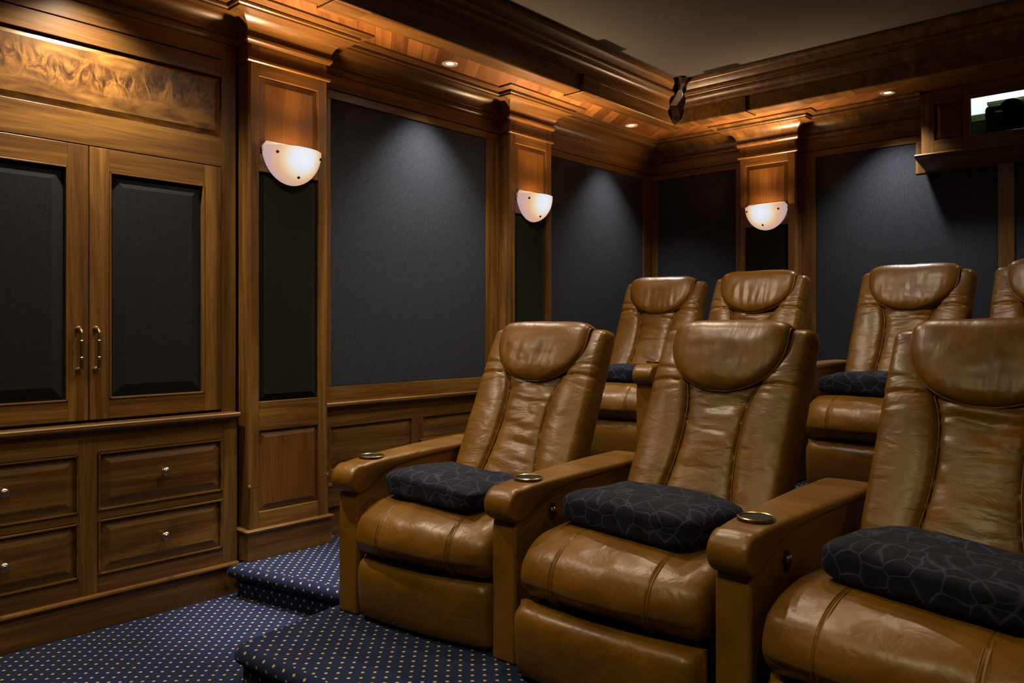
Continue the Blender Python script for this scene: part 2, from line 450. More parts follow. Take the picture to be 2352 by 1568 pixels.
def sstep(a, b, x):
    t = max(0, min(1, (x - a) / (b - a))); return t * t * (3 - 2 * t)
def offset_path(path, closed=False):
    """mitred unit offsets to the right of the direction of travel (into the room)"""
    n = len(path); out = []
    for i in range(n):
        p = Vector(path[i])
        a = Vector(path[i - 1]) if (i > 0 or closed) else None
        c = Vector(path[(i + 1) % n]) if (i < n - 1 or closed) else None
        nn = []
        if a is not None: d = (p - a).normalized(); nn.append(Vector((d.y, -d.x)))
        if c is not None: d = (c - p).normalized(); nn.append(Vector((d.y, -d.x)))
        if len(nn) == 1: out.append(nn[0])
        else: out.append((nn[0] + nn[1]) / (1 + nn[0].dot(nn[1])))
    return out
def sweep(mb, path, prof, mat, closed=False, uv=False):
    off = offset_path(path, closed)
    rows = []
    for p, o in zip(path, off):
        rows.append([(p[0] + o.x * w, p[1] + o.y * w, z) for w, z in prof])
    if closed: rows.append(rows[0])
    uvs = None
    if uv:
        al = [0]
        for i in range(1, len(rows)):
            j = i % len(path); al.append(al[-1] + (Vector(path[j]) - Vector(path[i - 1])).length)
        pl = [0]
        for i in range(1, len(prof)): pl.append(pl[-1] + (Vector(prof[i]) - Vector(prof[i - 1])).length)
        uvs = [[(a, q) for q in pl] for a in al]
    mb.grid(rows, mat, uvs=uvs)

def wall_plane(side):
    """P(u, z, out): u runs along the wall, out points into the room"""
    if side == 'left': return lambda base: (lambda u, z, o: (base + o, u, z))
    if side == 'back': return lambda base: (lambda u, z, o: (u, base - o, z))
LEFT, BACK = wall_plane('left'), wall_plane('back')

# ------------------------------------------------------------------ room shell
mb = MB()
mb.v += [(XL - .1, YF, 0), (XR + .1, YF, 0), (XR + .1, YB + .1, 0), (XL - .1, YB + .1, 0)]
mb.v += [(XL - .1, YF, -.1), (XR + .1, YF, -.1), (XR + .1, YB + .1, -.1), (XL - .1, YB + .1, -.1)]
k = mb.mi('carpet')
mb.face((0, 1, 2, 3), k, [(v[0], v[1]) for v in mb.v[:4]])
for q in ((7, 6, 5, 4), (0, 4, 5, 1), (1, 5, 6, 2), (2, 6, 7, 3), (3, 7, 4, 0)): mb.face(q, k)
tag(mb.build('floor'), 'navy blue carpet with staggered cream dots', None, None, 'structure')

mb = MB(); mb.box(XL - .2, XR + .2, YF - .2, YB + .2, ZC, ZC + .1, 'grey_ceiling')
tag(mb.build('ceiling'), 'plain dark grey ceiling above the timber soffit', None, None, 'structure')

# left wall: backing, stiles and rails, wainscot panels
W1 = [(1.905, 2.362), (3.732, 4.183)]      # pilasters on the left wall
mb = MB()
mb.box(XL - .12, XL - .03, YF, YB + .03, 0, ZC, 'walnut_grain_y')
tag(mb.build('wall_left'), 'timber side wall behind the panelling', None, None, 'structure')
mb = MB()
def lstile(y0, y1, z0, z1, ax='z', x=XL): mb.box(x - .03, x, y0, y1, z0, z1, 'walnut_grain_' + ax)
for y0, y1 in ((2.352, 2.440), (3.627, 3.742), (4.173, 4.265), (5.478, 5.604)):
    lstile(y0, y1, 0.94, 2.47)
for y0, y1 in ((2.352, 3.742), (4.173, 5.604)):
    lstile(y0, y1, 2.470, 2.516, 'y'); lstile(y0, y1, 2.521, 2.615, 'y')
    lstile(y0, y1, 0.852, 0.94, 'y')
    # wainscot frame
    lstile(y0, y1, 0.725, 0.83, 'y'); lstile(y0, y1, 0.10, 0.50, 'y')
    nP = 2; w = (y1 - y0 - .09) / nP
    for i in range(nP + 1):
        a = y0 + i * w; lstile(a, a + .09, .50, .725)
for y0, y1 in ((YF, 0.15),):
    lstile(y0, y1, 0.1, 2.615)
wall_left = tag(mb.build('trim_4', bevel=.0025), 'walnut stiles and rails of the side wall', None, None, 'structure')
for y0, y1 in ((2.352, 3.742), (4.173, 5.604)):
    w = (y1 - y0 - .09) / 2
    for i in range(2):
        m2 = MB(); m2.raised(LEFT(XL), y0 + .09 + i * w, y0 + (i + 1) * w, .50, .725, .045, .014, -.003, 'walnut_grain_y')
        m2.build('wainscot_panel', wall_left)
    # chair rail between the pilasters
    m2 = MB(); sweep(m2, [(XL, y0), (XL, y1)], [(-.02, .825), (.012, .825), (.014, .832), (.030, .838), (.032, .852), (.026, .857), (-.02, .857)], 'walnut_grain_y')
    m2.build('chair_rail', wall_left, smooth=30)

# back wall
mb = MB()
BZ = YB + .03
# leave an opening for the projection window
mb.box(XL - .12, -1.20, YB + .03, YB + .12, 0, ZC, 'walnut_grain_x')
mb.box(-.75, XR + .1, YB + .03, YB + .12, 0, ZC, 'walnut_grain_x')
mb.box(-1.20, -.75, YB + .03, YB + .12, 0, 2.43, 'walnut_grain_x')
mb.box(-1.20, -.75, YB + .03, YB + .12, 2.757, ZC, 'walnut_grain_x')
tag(mb.build('wall_back'), 'timber rear wall behind the panelling', None, None, 'structure')
mb = MB()
def bst(x0, x1, z0, z1, ax='z', d=.03): mb.box(x0, x1, YB, YB + d, z0, z1, 'walnut_grain_' + ax)
for x0, x1 in ((-3.5, -3.442), (-2.753, -2.67), (-2.25, -2.143), (-1.018, -.931), (.19, .30), (.72, .80), (1.54, 1.6)):
    bst(x0, x1, .94, 2.47)
for x0, x1 in ((-3.5, -2.67), (-2.25, -1.44), (-.46, .30), (.72, 1.6)):
    bst(x0, x1, 2.47, 2.516, 'x'); bst(x0, x1, 2.521, 2.615, 'x')
for x0, x1 in ((-3.5, -2.67), (-2.25, .30), (.72, 1.6)):
    bst(x0, x1, .1, .94, 'x')
# trim that steps round the projection box
bst(-1.486, -1.42, 2.264, 2.47, 'z'); bst(-.53, -.464, 2.264, 2.47, 'z')
bst(-1.42, -1.398, 2.264, 2.30, 'z'); bst(-1.42, -.53, 2.262, 2.43, 'x', .029)
tag(mb.build('trim_5', bevel=.0025), 'walnut stiles and rails of the rear wall', None, None, 'structure')

mb = MB(); mb.box(XR, XR + .1, YF, YB + .03, 0, ZC, 'walnut_grain_y')
tag(mb.build('wall_right'), 'walnut side wall behind the camera', None, None, 'structure')
mb = MB()
for i in range(5):
    y = -2.3 + i * 1.55
    mb.box(XR - .03, XR, y, y + .12, 0, 2.7, 'walnut_grain_z')
tag(mb.build('trim_6'), 'walnut stiles of the side wall behind the camera', None, None, 'structure')
mb = MB(); mb.box(XL - .1, XR + .1, YF - .1, YF, 0, ZC, 'walnut_grain_x')
mb.box(CX - 1.7, CX + 1.7, YF, YF + .02, .75, 2.4, 'screen_white')
tag(mb.build('wall_front'), 'front wall with the blank projection screen', None, None, 'structure')

# fabric panels between the stiles
def slab(name, P, polys, mat, label, group=None):
    m = MB()
    n = len(polys)
    m.prism(polys, lambda p, s: P(p[0], p[1], -.024 if s == 0 else -.006), mat)
    return tag(m.build(name, bevel=.004), label, 'wall panel', group)
def rect(u0, u1, z0, z1): return [(u0, z0), (u1, z0), (u1, z1), (u0, z1)]
slab('acoustic_panel', LEFT(XL), rect(2.440, 3.627, .94, 2.47), 'panel_fabric', 'large charcoal fabric wall panel between the two side-wall pilasters')
slab('acoustic_panel', LEFT(XL), rect(4.265, 5.478, .94, 2.47), 'panel_fabric', 'charcoal fabric panel on the side wall next to the room corner')
slab('acoustic_panel', BACK(YB), rect(-3.442, -2.753, .94, 2.47), 'panel_fabric', 'narrow charcoal fabric panel on the rear wall left of the pilaster')
slab('acoustic_panel', BACK(YB), [(-2.143, .94), (-1.018, .94), (-1.018, 2.262), (-1.486, 2.262), (-1.486, 2.47), (-2.143, 2.47)], 'panel_fabric', 'charcoal fabric panel notched round the projection box on the rear wall')
slab('acoustic_panel', BACK(YB), [(-.931, .94), (.19, .94), (.19, 2.47), (-.464, 2.47), (-.464, 2.262), (-.931, 2.262)], 'panel_fabric', 'charcoal fabric panel at the right edge under the projection window')
slab('acoustic_panel', BACK(YB), rect(.80, 1.54, .94, 2.47), 'panel_fabric', 'narrow charcoal fabric panel on the rear wall at the far right')

# crown moulding that follows walls and pilasters
PB = [(-2.680, -2.242), (.33, .77)]
path = [(XL, YF), (XL, .152), (XP, .152), (XP, .59), (XL, .59), (XL, 1.912), (XP, 1.912), (XP, 2.355), (XL, 2.355), (XL, 3.740), (XP, 3.740), (XP, 4.175), (XL, 4.175), (XL, YB)]
path += [(PB[0][0], YB), (PB[0][0], YP), (PB[0][1], YP), (PB[0][1], YB), (-1.421, YB)]
path_b = [(-.479, YB), (PB[1][0], YB), (PB[1][0], YP), (PB[1][1], YP), (PB[1][1], YB), (XR, YB), (XR, YF)]
crown = [(-.02, 2.600), (.006, 2.600), (.010, 2.607), (.016, 2.612), (.018, 2.622), (.014, 2.630), (.006, 2.634), (.010, 2.640)]
for i in range(9):
    a = i / 8 * pi / 2
    crown.append((.012 + .090 * (1 - cos(a)), 2.642 + .074 * sin(a)))
crown += [(.106, 2.716), (.108, 2.724), (.116, 2.728), (.118, 2.738), (.112, 2.742), (.150, 2.744), (.166, 2.750), (.168, 2.762), (-.02, 2.77)]
mb = MB(); sweep(mb, path, crown, 'walnut_grain_y'); sweep(mb, path_b, crown, 'walnut_grain_y')
tag(mb.build('trim_1', smooth=32), 'walnut crown moulding along the walls', None, None, 'structure')

# soffit with border bands, following the room
mb = MB()
WS = .50
sp_ = [(XL, YF), (XL, YB), (XR, YB), (XR, YF)]
sweep(mb, sp_, [(-.1, ZS), (.385, ZS), (.385, ZS + .05), (-.1, ZS + .05)], 'planks')
tag(mb.build('trim_2'), 'diagonal walnut boards on the soffit', None, None, 'structure')
mb = MB()
prof = [(.380, 2.762), (.382, 2.752), (.392, 2.748), (.500, 2.748), (.506, 2.754), (.508, 2.768), (.508, 2.842), (.514, 2.848), (.522, 2.850), (.524, 2.862)]
for i in range(9):
    a = i / 8 * pi / 2
    prof.append((.526 + .040 * (1 - cos(a)), 2.866 + .058 * sin(a)))
prof += [(.568, 2.928), (.582, 2.930), (.588, 2.938), (.588, 2.950), (.582, 2.956), (.580, 2.964), (.592, 2.985), (.606, 2.998), (.612, 3.010), (.612, ZC + .01), (.38, ZC + .01)]
sweep(mb, sp_, prof, 'walnut_grain_y')
tag(mb.build('trim_3', smooth=32), 'walnut fascia and cornice stepping up to the grey ceiling', None, None, 'structure')
# shallow brackets under the fascia over each pilaster and the dark plate in the corner
def bracket(name, P, u0, u1, label):
    m = MB()
    pr = [(.372, 2.760), (.372, 2.738), (.530, 2.738), (.534, 2.742), (.534, 2.842), (.528, 2.850), (.50, 2.850), (.50, 2.76)]
    m.prism(pr, lambda p, s: P(u1 if s else u0, p[1], p[0]), 'walnut_grain_y')
    return tag(m.build(name, bevel=.004), label, 'bracket')
bracket('cornice_bracket', LEFT(XL), 2.10, 2.30, 'walnut bracket block under the fascia above the nearest pilaster')
bracket('cornice_bracket', LEFT(XL), 3.955, 4.13, 'walnut bracket block under the fascia above the middle pilaster')
bracket('cornice_bracket', BACK(YB), -2.60, -2.42, 'walnut bracket block under the fascia above the rear-wall pilaster')
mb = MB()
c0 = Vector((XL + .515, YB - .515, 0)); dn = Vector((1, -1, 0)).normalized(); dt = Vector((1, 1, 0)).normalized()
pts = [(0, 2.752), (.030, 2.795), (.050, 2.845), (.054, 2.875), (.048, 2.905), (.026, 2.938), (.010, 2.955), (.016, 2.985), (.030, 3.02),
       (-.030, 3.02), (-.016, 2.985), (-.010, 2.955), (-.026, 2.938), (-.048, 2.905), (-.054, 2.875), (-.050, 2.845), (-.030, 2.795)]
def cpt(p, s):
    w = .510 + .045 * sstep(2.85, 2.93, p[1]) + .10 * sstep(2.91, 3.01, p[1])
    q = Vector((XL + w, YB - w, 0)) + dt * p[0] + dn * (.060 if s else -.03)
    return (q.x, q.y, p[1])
mb.prism(pts, cpt, 'near_black')  # near-black flat plate across the mitre, rough leaf outline
tag(mb.build('cornice_corner_plate', bevel=.004), 'dark pointed plate in the inside corner of the cornice', 'ornament')

# ------------------------------------------------------------------ pilasters
def pilaster(P, u0, u1, zb, label, rot90=False):
    uc = (u0 + u1) / 2
    ax = 'y' if not rot90 else 'x'
    base = P(uc, zb, 0)
    root = empty('pilaster', base, 0, label, 'pilaster')
    sh = base
    def bx(m, a, b, z0, z1, o0, o1, mat):
        p, q = P(a, z0, o0), P(b, z1, o1)
        m.box(p[0], q[0], p[1], q[1], p[2], q[2], mat)
    h = u1 - u0; mg = .052; a, b = u0 + mg, u1 - .060
    m = MB(); O = .10; lo_ = .375 if zb < .2 else zb + .17
    # core behind the insets and the two stiles
    bx(m, u0 + .004, u1 - .004, zb, 2.60, 0, O - .03, 'walnut_grain_z')
    ch = .010
    for (s0, s1, lo) in ((u0, a, True), (b, u1, False)):
        pl = [(s0, -.0), (s0, O - ch), (s0 + ch, O), (s1, O), (s1, 0)] if lo else [(s0, 0), (s0, O), (s1 - ch, O), (s1, O - ch), (s1, 0)]
        m.prism(pl, lambda p, s: P(p[0], 2.60 if s else max(.49, zb + .17), p[1]), 'walnut_grain_z')
        bx(m, s0, s1, zb, max(.49, zb + .17), 0, O, 'walnut_grain_z')
    for z0, z1 in ((2.455, 2.60), (2.00, 2.085), (.76, .90), (zb, lo_)):
        bx(m, a, b, z0, z1, O - .03, O, 'walnut_grain_' + ax)
    m.build('shaft', root, bevel=.0025, shift=sh)
    m = MB()
    for s0 in (u0 + .004, u1 - .004):
        m = MB(); p = P(s0, 0, O - .004); m.lathe([(.006, zb + .14), (.006, .488), (.0075, .492), (.0075, .502), (.004, .508), (0.0005, .510)], 'walnut_grain_z', 10, lambda q, p=p: (q[0] + p[0], q[1] + p[1], q[2]))
        if zb < .3: m.build('corner_stop', root, smooth=40, shift=sh)
    m = MB(); m.raised(P2_(P, O), a, b, 2.085, 2.455, .032, .014, -.004, 'walnut_veneer'); m.build('upper_panel', root, shift=sh)
    m = MB(); m.raised(P2_(P, O), a, b, .90, 2.00, .034, .020, -.004, 'pilaster_fabric'); o = m.build('fabric_inset', root, shift=sh); o['label'] = 'dark olive-black fabric inset'
    m = MB(); m.raised(P2_(P, O), a, b, lo_, .76, .032, .014, -.003, 'walnut_veneer'); m.build('lower_panel', root, shift=sh)
    # astragal bead below the capital, plinth with cap
    pts = [P(u0, 0, 0), P(u0, 0, O), P(u1, 0, O), P(u1, 0, 0)]
    path = [(p[0], p[1]) for p in pts]
    m = MB(); sweep(m, path, [(-.02, 2.514), (.004, 2.514), (.009, 2.518), (.010, 2.525), (.008, 2.531), (.003, 2.534), (-.02, 2.534)], 'walnut_grain_' + ax); m.build('astragal', root, smooth=35, shift=sh)
    m = MB(); sweep(m, path, [(-.02, zb), (.013, zb), (.013, zb + .128), (.021, zb + .132), (.023, zb + .142), (.014, zb + .147), (-.02, zb + .150)], 'walnut_grain_' + ax); m.build('plinth', root, smooth=35, shift=sh)
    return root
def P2_(P, O): return lambda u, z, o: P(u, z, o + O)
pilaster(LEFT(XL), 1.912, 2.355, P1, 'walnut pilaster with lit sconce beside the cabinet, nearest on the side wall')
pilaster(LEFT(XL), 3.740, 4.175, P2, 'walnut pilaster with sconce between the two side-wall fabric panels')
pilaster(LEFT(XL), .152, .590, 0.0, 'walnut pilaster at the far end of the cabinet, outside the photographed view')
pilaster(BACK(YB), PB[0][0], PB[0][1], P2, 'walnut pilaster with sconce on the rear wall behind the rear seats', True)

# ------------------------------------------------------------------ sconces
SCONCE_W, SCT = 140, 52
def sconce(P, uc, zr, rz, label):
    root = empty('wall_sconce', P(uc, zr, .10), rz, label, 'sconce')
    R, D, H = .158, .118, .172
    m = MB(); rows = []
    for i in range(15):                      # half bowl, local x = out of the wall
        th = i / 14 * pi / 2
        rows.append([(D * cos(th) * sin(a) , R * cos(th) * cos(a), -H * sin(th)) for a in [pi * j / 28 for j in range(29)]])
    m.grid(rows, 'bowl')
    inner = [[(p[0] * .955, p[1] * .955, p[2] * .96 + 0.0) for p in r] for r in rows]
    m.grid(inner, 'bowl'); m.grid([rows[0], inner[0]], 'bowl')
    o = m.build('glass_bowl', root, smooth=50); o['label'] = 'frosted white glass bowl, lit'
    m = MB()
    m.prism([(-R, -.02)] + [(-R, .0), (-R + .02, .026), (R - .02, .026), (R, .0)] + [(R, -.02), (R * .8, -.10), (R * .45, -H + .02), (0, -H + .006), (-R * .45, -H + .02), (-R * .8, -.10)],
            lambda p, s: (.001 if s == 0 else .010, p[0], p[1]), 'trim_white')
    m.build('back_plate', root, bevel=.002)
    for (yy, zz) in ((-.118, -.034), (.118, -.034), (0, -.140)):
        xx = D * sqrt(max(0, 1 - (yy / R) ** 2 - (zz / H) ** 2))
        n = Vector((xx / D ** 2, yy / R ** 2, zz / H ** 2)).normalized()
        q = n.to_track_quat('Z', 'Y'); c = Vector((xx, yy, zz))
        m = MB(); m.lathe([(.0075, -.003), (.0075, .003), (.005, .006), (.0005, .007)], 'dark_metal', 12, lambda p, q=q, c=c: tuple(c + q @ Vector(p)))
        m.build('screw_cap', root, smooth=40)
    m = MB(); m.lathe([(.004, -.10), (.018, -.085), (.022, -.06), (.016, -.035), (.004, -.02)], 'lamp_glow', 12, lambda p: (p[0] + .055, p[1], p[2])); m.build('bulb', root, smooth=60)
    d = bpy.data.lights.new('sconce_light', 'SPOT'); d.energy = SCONCE_W; d.color = (1.0, .62, .33); d.shadow_soft_size = .025
    d.spot_size = radians(160); d.spot_blend = .75
    l = bpy.data.objects.new('sconce_light', d); COL.objects.link(l); l.parent = root; l.location = (.086, 0, -.030)
    l.rotation_euler = (0, radians(180 + SCT), 0)
    return root
sconce(LEFT(XL), 2.136, 2.125, 0, 'lit half-bowl glass sconce on the nearest pilaster beside the cabinet')
sconce(LEFT(XL), 3.965, 2.130, 0, 'lit half-bowl glass sconce on the middle pilaster of the side wall')
RIGHT = lambda base: (lambda u, z, o: (base - o, u, z))
sconce(RIGHT(XR + .09), 2.136, 2.13, pi, 'lit half-bowl sconce on the side wall behind the camera, nearer the screen')
sconce(RIGHT(XR + .09), 3.965, 2.13, pi, 'lit half-bowl sconce on the side wall behind the camera, nearer the rear')
sconce(LEFT(XL), .371, 2.125, 0, 'lit half-bowl sconce left of the photographed cabinet')
sconce(BACK(YB), -2.461, 2.140, -pi / 2, 'lit half-bowl glass sconce on the rear-wall pilaster')

# ------------------------------------------------------------------ downlights
def downlight(x, y, z, watts, col, size, label, group):
    root = empty('downlight', (x, y, z), 0, label, 'ceiling light', group)
    m = MB(); m.lathe([(.034, -.001), (.036, -.004), (.043, -.005), (.046, -.003), (.046, .002), (.034, .002)], 'trim_white', 24); m.build('trim_ring', root, smooth=40)
    m = MB(); m.lathe([(.034, .0015), (.034, -.0005), (.001, -.002)], 'lamp_glow', 20); m.build('lens', root, smooth=40)
    l = spot('downlight_lamp', 0, 0, -.03, watts, col, size, .95, .03, root)
    return root
DL = {0: 'recessed downlight in the soffit over the cabinet', 1: 'recessed downlight in the soffit over the large side-wall panel, nearest of those visible',
      2: 'recessed downlight in the soffit near the room corner', 3: 'recessed downlight in the rear soffit left of the projection window'}
for i, (x, y, w, c, sz) in enumerate(SOFFIT_LIGHTS):
    downlight(x, y, ZS, w, c, sz, DL.get(i, 'unseen soffit downlight outside the photographed view'), 'soffit downlights' if i not in DL else None)
for i, (x, y, w, c, sz) in enumerate(CEILING_FILL):
    downlight(x, y, ZC, w, c, sz, 'added ceiling fill light outside the photographed view', 'ceiling fill lights')

# ------------------------------------------------------------------ built-in cabinet on the left wall
cab = empty('media_cabinet', (XL, 1.24, 0), 0, 'built-in walnut cabinet with black fabric doors above four drawers', 'cabinet')
SH = (XL, 1.24, 0)
Y0, Y1 = .60, 1.899
m = MB()
for y0, y1 in ((Y0, .655), (1.827, Y1)): m.box(XL - .03, XL, y0, y1, .852, 2.615, 'walnut_grain_z')
m.box(XL - .03, XL, .655, 1.827, 2.014, 2.15, 'walnut_grain_y')
m.box(XL - .03, XL, .655, 1.827, 2.436, 2.515, 'walnut_grain_y')
m.box(XL - .03, XL, .655, 1.827, 2.521, 2.615, 'walnut_grain_y')
m.box(XL - .03, XL - .028, .655, 1.827, .852, 2.014, 'black')
m.build('upper_frame', cab, bevel=.0025, shift=SH)
m = MB(); m.raised(LEFT(XL), .655, 1.827, 2.15, 2.436, .030, .016, -.006, 'burl'); o = m.build('frieze_panel', cab, shift=(0, 0, 0)); o.location = (-SH[0], -SH[1], 0); o['label'] = 'figured burl walnut panel'
def door(y0, y1, hy):
    m = MB(); z0, z1 = .868, 2.010; f0, f1 = y0 + .079, y1 - .083
    if hy < (y0 + y1) / 2: f0, f1 = y0 + .079, y1 - .083
    else: f0, f1 = y0 + .083, y1 - .079
    m.box(XL - .026, XL + .001, y0, f0, z0, z1, 'walnut_grain_z'); m.box(XL - .026, XL + .001, f1, y1, z0, z1, 'walnut_grain_z')
    m.box(XL - .026, XL + .001, f0, f1, z0, .95, 'walnut_grain_y'); m.box(XL - .026, XL + .001, f0, f1, 1.915, z1, 'walnut_grain_y')
    # bead round the opening
    for a, b, c, d in ((f0, f0 + .008, .95, 1.915), (f1 - .008, f1, .95, 1.915), (f0, f1, .95, .958), (f0, f1, 1.907, 1.915)):
        m.box(XL - .02, XL + .005, a, b, c, d, 'walnut_grain_z' if b - a < .02 else 'walnut_grain_y')
    d = m.build('cabinet_door', cab, bevel=.002, shift=SH)
    m = MB(); m.raised(LEFT(XL), f0 + .008, f1 - .008, .958, 1.907, .052, .018, .002, 'door_fabric'); o = m.build('fabric_inset', d, shift=SH); o['label'] = 'black fabric inset with bevelled edges'
    # bow handle with collars
    m = MB(); x = XL + .001
    pts = [(x - .002, hy, 1.078)] + [(x + .010 + .030 * sin(t), hy, 1.096 - .018 * cos(t)) for t in [pi / 2 * i / 6 for i in range(7)]]
    pts += [(x + .040, hy, 1.13), (x + .040, hy, 1.195)] + [(x + .010 + .030 * cos(t), hy, 1.230 + .018 * sin(t)) for t in [pi / 2 * i / 6 for i in range(7)]] + [(x - .002, hy, 1.248)]
    m.tube(pts, .0075, 'antique_brass', 12)
    for zz in (1.128, 1.197):
        m.tube([(x + .040, hy, zz - .006), (x + .040, hy, zz - .003), (x + .040, hy, zz + .003), (x + .040, hy, zz + .006)], [.008, .011, .011, .008], 'antique_brass', 14)
    for zz in (1.078, 1.248):
        m.tube([(x - .002, hy, zz), (x + .004, hy, zz), (x + .006, hy, zz)], [.012, .012, .008], 'antique_brass', 14)
    o = m.build('door_handle', d, smooth=40, shift=SH); o['label'] = 'aged brass bow handle'
    return d
door(.659, 1.240, 1.200)
door(1.244, 1.825, 1.268)
XB = -3.462
m = MB()
m.box(XL - .03, XB - .018, Y0, 1.886, 0.0, .83, 'walnut_grain_y')
for y0, y1 in ((Y0, .647), (1.190, 1.262), (1.812, 1.886)): m.box(XB - .02, XB, y0, y1, .13, .83, 'walnut_grain_z')
for y0, y1 in ((.647, 1.190), (1.262, 1.812)):
    for z0, z1 in ((.735, .83), (.455, .490), (.13, .222)): m.box(XB - .02, XB, y0, y1, z0, z1, 'walnut_grain_y')
m.build('drawer_frame', cab, bevel=.0025, shift=SH)
m = MB(); sweep(m, [(XB, Y0), (XB, 1.886)], [(-.06, .822), (.004, .822), (.006, .828), (.030, .832), (.034, .838), (.034, .850), (.030, .855), (-.06, .856)], 'walnut_grain_y')
o = m.build('counter_rail', cab, smooth=30, shift=SH)
m = MB(); sweep(m, [(XB, Y0), (XB, 1.886)], [(-.04, .0), (.004, .0), (.004, .122), (.014, .128), (.020, .138), (.018, .146), (.004, .150), (-.04, .150)], 'walnut_grain_y'); m.build('plinth', cab, smooth=30, shift=SH)
for y0, y1 in ((.647, 1.190), (1.262, 1.812)):
    for z0, z1 in ((.490, .735), (.222, .455)):
        m = MB(); q = .010
        for a, b, c, d in ((y0 + .002, y0 + q, z0, z1), (y1 - q, y1 - .002, z0, z1), (y0, y1, z0 + .002, z0 + q), (y0, y1, z1 - q, z1 - .002)):
            m.box(XB - .018, XB + .006, a, b, c, d, 'walnut_grain_y')
        m.raised(LEFT(XB), y0 + q, y1 - q, z0 + q, z1 - q, .040, .012, .002, 'walnut_grain_y')
        dr = m.build('drawer', cab, bevel=.0015, shift=SH)
        m = MB(); c = (XB + .002, (y0 + y1) / 2, (z0 + z1) / 2 + (.010 if z0 > .4 else 0))
        m.lathe([(.009, 0), (.010, .003), (.006, .006), (.006, .014), (.012, .018), (.017, .023), (.0175, .027), (.014, .031), (.010, .032), (.008, .035), (.0005, .036)], 'pewter', 18, lambda p: (c[0] + p[2], c[1] + p[0], c[2] + p[1]))
        o = m.build('knob', dr, smooth=40, shift=SH); o['label'] = 'round pewter knob'

# ------------------------------------------------------------------ projection box on the back wall
box = empty('projection_box', (CX, YB, 2.26), 0, 'walnut projection box jutting from the rear wall below the soffit', 'wall cabinet')
SB = (CX, YB, 2.26); YQ = YB - .12
m = MB()
for x0, x1 in ((-1.420, -1.345), (-1.185, -1.150), (-.770, -.715), (-.555, -.480)): m.box(x0, x1, YQ, YQ + .03, 2.36, 2.757, 'walnut_grain_z')
for x0, x1 in ((-1.345, -1.185), (-1.150, -.770), (-.715, -.555)): m.box(x0, x1, YQ, YQ + .03, 2.36, 2.440, 'walnut_grain_x'); m.box(x0, x1, YQ, YQ + .03, 2.672, 2.757, 'walnut_grain_x')
m.box(-1.420, -1.39, YQ + .03, YB, 2.36, 2.757, 'walnut_grain_z'); m.box(-.51, -.480, YQ + .03, YB, 2.36, 2.757, 'walnut_grain_z')
m.build('frame', box, bevel=.0025, shift=SB)
for x0, x1 in ((-1.345, -1.185), (-.715, -.555)):
    m = MB(); m.raised(BACK(YQ), x0, x1, 2.440, 2.672, .032, .016, -.002, 'walnut_grain_z'); m.build('raised_panel', box, shift=SB)
m = MB()
m.prism([(.0, 2.360), (.148, 2.360), (.150, 2.352), (.144, 2.344), (.128, 2.338), (.112, 2.334), (.012, 2.268), (.0, 2.266)][::-1], lambda p, s: (-.445 if s else -1.455, YB - p[0], p[1]), 'walnut_grain_x')
# splay the two ends of the corbel
for i, v in enumerate(m.v):
    if v[2] < 2.335:
        k = (2.335 - v[2]) / .07 * .035; m.v[i] = (v[0] + (k if v[0] < CX else -k), v[1], v[2])
m.build('corbel_sill', box, bevel=.002, shift=SB)
win = MB()
for x0, x1 in ((-1.150, -1.143), (-.777, -.770)): win.box(x0, x1, YQ + .004, YQ + .022, 2.440, 2.672, 'brass')
w1 = tag(win.build('window_1'), 'projection window in the rear wall', None, None, 'structure')
m = MB(); m.box(-1.143, -.777, YQ + .010, YQ + .014, 2.4405, 2.6715, 'glass'); m.build('pane', w1)
# room behind the window
m = MB()
m.box(-1.9, .0, 6.9, 6.95, 2.2, 3.35, 'booth_green'); m.box(-1.9, -1.85, YB + .12, 6.9, 2.2, 3.35, 'booth_green'); m.box(-.05, .0, YB + .12, 6.9, 2.2, 3.35, 'booth_green')
m.box(-1.9, 0, YB + .12, 6.95, 3.3, 3.35, 'booth_green'); m.box(-1.9, 0, YB + .12, 6.95, 2.2, 2.25, 'booth_green')
m.box(-1.85, -1.265, 6.45, 6.9, 2.25, 2.79, 'booth_green'); m.box(-1.24, -.05, 6.45, 6.9, 2.85, 2.87, 'booth_green')
tag(m.build('wall_booth'), 'green painted projection room seen through the window', None, None, 'structure')
m = MB(); m.box(-1.40, -.95, 6.52, 6.55, 2.815, 2.99, 'booth_tube')
lf = tag(m.build('light_box', bevel=.004), 'bright white lit panel seen high through the projection window', 'light')
pj = empty('projector', (-.96, 6.1, 2.252), 0, 'black projector with round lens behind the projection window', 'projector')
m = MB(); m.box(-.19, .24, -.2, .25, .26, .46, 'black'); m.box(-.10, .16, -.15, .2, 0, .26, 'black'); m.build('housing', pj, bevel=.03, seg=4)
m = MB(); m.lathe([(.085, 0), (.088, .05), (.075, .10), (.07, .12), (.062, .115), (.05, .06), (.001, .05)], 'dark_metal', 28, lambda p: (p[0] - .02, -p[2] - .2, p[1] + .38)); m.build('lens', pj, smooth=40)
m = MB(); m.box(-1.32, -1.16, 6.1, 6.3, 2.252, 2.672, 'booth_box')
tag(m.build('equipment_case', bevel=.006), 'pale green case beside the projector behind the window', 'case')
d = bpy.data.lights.new('booth_light', 'POINT'); d.energy = 7; d.color = (.85, .95, .75); d.shadow_soft_size = .1
o = bpy.data.objects.new('booth_light', d); COL.objects.link(o); o.location = (-1.0, 6.2, 3.15)

